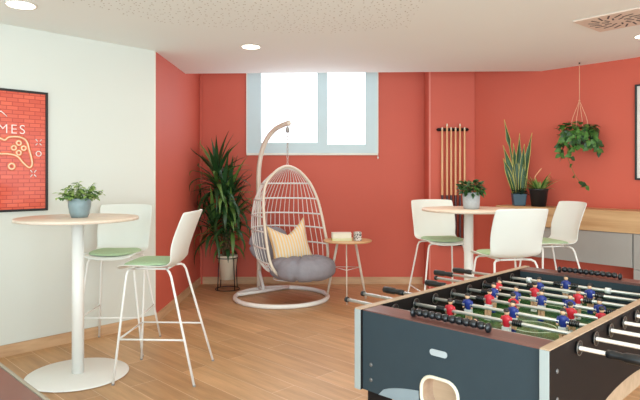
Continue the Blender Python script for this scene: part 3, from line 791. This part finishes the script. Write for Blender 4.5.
# pitch
def pitch():
    m = bpy.data.materials.new('football_pitch'); m.use_nodes = True; nt = m.node_tree; N = nt.nodes; L = nt.links; b = N['Principled BSDF']
    tc = N.new('ShaderNodeTexCoord'); n = N.new('ShaderNodeTexNoise'); n.inputs['Scale'].default_value = 30; L.new(tc.outputs['Object'], n.inputs['Vector'])
    w = N.new('ShaderNodeTexWave'); w.bands_direction = 'Y'; w.inputs['Scale'].default_value = 2.2; L.new(tc.outputs['Object'], w.inputs['Vector'])
    r = N.new('ShaderNodeValToRGB'); r.color_ramp.elements[0].color = rgb(46, 92, 44); r.color_ramp.elements[1].color = rgb(74, 118, 58)
    r.color_ramp.elements[0].position = .4; r.color_ramp.elements[1].position = .6
    L.new(w.outputs['Fac'], r.inputs[0]); L.new(r.outputs[0], b.inputs['Base Color']); b.inputs['Roughness'].default_value = .22; return m
pf = MB().box(Lc(CU, LN/2, .725), (W-.062, 1.28, .014)).build('playing_field', pitch(), ft)
ml = MB(); zz = .7328
ml.box(Lc(CU, LN/2, zz), (W-.062, .007, .001)); ml.tube([Lc(CU+.1*math.cos(2*PI*k/40), LN/2+.1*math.sin(2*PI*k/40), zz-.002) for k in range(40)], .003, 4, True)
for v, s in ((.115, 1), (LN-.115, -1)):
    ml.box(Lc(CU, v+s*.16, zz), (.36, .006, .001)); ml.box(Lc(.20, v+s*.08, zz), (.006, .16, .001)); ml.box(Lc(.56, v+s*.08, zz), (.006, .16, .001))
    ml.box(Lc(CU, v+s*.08, zz), (.20, .005, .001))
ml.build('pitch_lines', mat('white_line_print', (214, 216, 200), .4), pf)
MB().box(Lc(CU, LN/2, .585), (W-.085, LN-.12, .20)).build('lower_tray', M_rawedge, ft)
for u, v in ((.085, .075), (W-.085, .075), (.085, LN-.075), (W-.085, LN-.075)):
    lg = MB().box(Lc(u, v, .281), (.10, .10, .542)).build('leg', M_dark, ft, bevel=.004)
    MB().lathe([(.035, 0), (.035, .010)], c=Lc(u, v, .0), seg=20).build('levelling_foot', M_rubber, lg)
# score counters
M_bead = mat('black_counter_bead', (24, 25, 28), .3, var=.1)
for v in (.058, LN-.058):
    cu0 = .245 if v < 1 else .235
    v += -.008 if v < 1 else 0
    cnt = MB().tube([Lc(cu0, v, .894), Lc(cu0+.315, v, .894)], .004, 8).build('score_counter', M_chrome, ft)
    for k in range(10):
        u = cu0+.028+k*.0288
        prof = [(.006, -.0135), (.012, -.012), (.0155, 0), (.012, .012), (.006, .0135)]
        Mr = Matrix.Translation(Lc(u, v, .894)) @ Matrix.Rotation(PI/2, 4, 'Y')
        MB().lathe(prof, seg=14, M=Mr).build('bead', M_bead, cnt)
    for u in (cu0, cu0+.315):
        MB().ball(Lc(u, v, .890), (.010, .017, .0185)).build('bracket', M_bead, cnt)
# rods with players
M_redj = mat('red_jersey', (206, 38, 52), .4); M_bluej = mat('blue_jersey', (34, 52, 132), .4)
M_skin = mat('figure_skin', (226, 178, 140), .5); M_hair = mat('figure_hair', (40, 30, 28), .5); M_short = mat('figure_shorts_white', (232, 232, 228), .45)
def player(parent, u, v, jersey, tilt, face):
    m = MB(); T = Matrix.Translation(Lc(u, v, HR)) @ Matrix.Rotation(face, 4, 'Z') @ Matrix.Rotation(tilt, 4, 'X')
    # torso with shoulders and arms, head, shorts, legs, foot block; one mesh
    prof = [(-.022, .0125, .010), (-.010, .0145, .012), (.006, .0175, .0135), (.016, .0185, .012), (.022, .013, .010), (.026, .006, .006)]
    rows = []
    for z, a, b in prof: rows.append([T @ Vector((a*math.cos(2*PI*k/16), b*math.sin(2*PI*k/16), z)) for k in range(17)])
    m.grid(rows, 0)
    for sx in (-1, 1):
        P = [T @ Vector(p) for p in ((sx*.016, 0, .018), (sx*.021, -.001, .006), (sx*.021, -.004, -.008))]; m.tube(P, [.006, .0055, .005], 8, mi=0)
        m.ball((sx*.021, -.005, -.012), .0055, mi=1, seg=8, n=5, M=T)
    m.ball((0, -.001, .037), (.0105, .011, .0125), mi=1, seg=14, n=8, M=T)
    m.ball((0, .0015, .0435), (.0118, .0118, .0098), mi=2, seg=14, n=6, M=T)
    m.ball((0, -.0115, .036), (.0022, .003, .003), mi=1, seg=6, n=4, M=T)
    m.box((0, 0, -.031), (.030, .022, .022), mi=3, M=T)
    for sx in (-1, 1): m.box((sx*.0075, 0, -.055), (.011, .014, .03), mi=1, M=T, taper=1.1)
    m.box((0, -.003, -.080), (.024, .020, .024), mi=3 if jersey is M_redj else 4, M=T, taper=.8)
    m.build('player_figure', [jersey, M_skin, M_hair, M_short, M_bluej], parent)
def spring(parent, u, v, ln=.04):
    m = MB()
    for k in range(5):
        Mr = Matrix.Translation(Lc(u-ln/2+ln*(k+.5)/5, v, HR)) @ Matrix.Rotation(PI/2, 4, 'Y')
        m.lathe([(.009, -ln/12), (.0135, -ln/30), (.0135, ln/30), (.009, ln/12)], seg=12, M=Mr)
    m.build('bumper', M_rubber, parent)
def u_of(x, v):     # position along a rod
    r = (x-320)/570; return (r*(A0.y+.7071*v)-A0.x-.7071*v)/(.7071*(1+r))
U = lambda k, *xs: [u_of(x, rodv[k]) for x in xs]
plan = {0: ('R', (U(0, 347)[0], 1.06), 'right', U(0, 606)[0], [.40]), 1: ('R', (U(1, 363)[0], 1.12), 'right', 1.0, U(1, 450, 506.5)),
        2: ('B', (U(2, 386)[0], .99), 'left', U(2, 404)[0], U(2, 468, 513, 563)),
        3: ('R', (-.06, 1.10), 'right', .98, U(3, 489, 513.5, 571, 602)),
        4: ('B', (U(4, 429)[0], 1.02), 'left', U(4, 446)[0], U(4, 493.7, 516, 541.5, 570, 600)),
        5: ('R', (U(5, 436)[0], 1.10), 'right', .98, U(5, 497, 534.5, 578)),
        6: ('B', (U(6, 436)[0], .93), 'left', U(6, 453)[0], U(6, 539.5, 590)),
        7: ('B', (U(7, 455)[0], .93), 'left', U(7, 472)[0], U(7, 566))}
ringm = mat('dull_metal_ring', (122, 112, 102), .4, metal=.4)
for k, (team, (ua, ub), side, hu, men) in plan.items():
    v = rodv[k]
    rod = MB().tube([Lc(ua, v, HR), Lc(ub, v, HR)], .0075, 12).build('rod', M_chrome, ft)
    for u in (-.006, .034, W-.034, W+.006):
        Mr = Matrix.Translation(Lc(u, v, HR)) @ Matrix.Rotation(PI/2, 4, 'Y')
        MB().lathe([(.008, -.004), (.021, -.004), (.021, .004), (.008, .004)], seg=24, M=Mr).build('bushing', M_rubber, rod)
        MB().tube([Lc(u+(.004 if u > CU else -.004)*(1 if (u > .7 or u < 0) else -1), v+.024*math.cos(2*PI*j/24), HR+.024*math.sin(2*PI*j/24)) for j in range(24)], .0012, 6, True).build('bushing_ring', ringm, rod)
    for j, u in enumerate(men):
        tilt = random.uniform(-.15, .15) + (.9 if (k, j) in ((5, 0),) else 1.35 if k == 0 else 0)
        player(rod, u, v, M_redj if team == 'R' else M_bluej, tilt, 0 if team == 'B' else PI)
    spring(rod, men[0]-.045, v); spring(rod, men[-1]+.045, v)
    d = 1 if side == 'right' else -1
    xs = [hu-.0*d, hu+.004*d, hu+.02*d, hu+.05*d, hu+.06*d, hu+.10*d, hu+.122*d, hu+.128*d]; rs = [.008, .0135, .015, .0125, .0165, .0175, .016, .010]
    MB().tube([Lc(x, v, HR) for x in xs], rs, 14).build('handle', M_rubber, rod)
    ue = ua if side == 'right' else ub
    MB().tube([Lc(ue-.006, v, HR), Lc(ue+.006, v, HR)], .0125, 12).build('end_cap', M_rubber, rod)
for x in (529, 608):
    u = u_of(x, rodv[7]); MB().tube([Lc(u-.012, rodv[7], HR), Lc(u+.012, rodv[7], HR)], .015, 12).build('goal_rod_collar', M_short, ft)

# ------------------------------------------------------------------ corner of a billiard table, lower left
bt = thing('billiard_table', 'corner of a dark brown table rail with a white dot marker, bottom left', 'game table', (-.55, 1.29, 0), math.atan2(.7071, -.7071))
# local +x runs away along the visible edge, +y to the table's inside (left)
MB().box((1.1, .65, .835), (2.2, 1.3, .03)).build('bed', mat('rail_cloth_green', (44, 88, 66), .9), bt)
fr = MB()
for c_, d_ in (((1.1, .07, .832), (2.2, .14, .046)), ((1.1, 1.23, .832), (2.2, .14, .046)), ((.07, .65, .832), (.14, 1.02, .046)), ((2.13, .65, .832), (.14, 1.02, .046))): fr.box(c_, d_)
fr.build('rail', mat('brown_rail_laminate', (112, 78, 68), .3, var=.08), bt, bevel=.004)
MB().box((1.1, -.006, .82), (2.2, .012, .072)).build('edge_trim', mat('grey_brown_edge_trim', (150, 140, 122), .35), bt, bevel=.004)
MB().box((1.1, .65, .70), (2.1, 1.2, .16)).build('apron', M_dark, bt)
for x in (.15, 2.05):
    for y in (.15, 1.15): MB().box((x, y, .31), (.12, .12, .62), taper=1.1).build('leg', M_dark, bt, bevel=.005)
dm = MB()
for k in range(6): dm.lathe([(0, 0), (.005, 0), (.005, .001), (0, .001)], c=(.2+k*.35, .075, .8552), seg=12)
dm.build('rail_marker', M_short, bt)
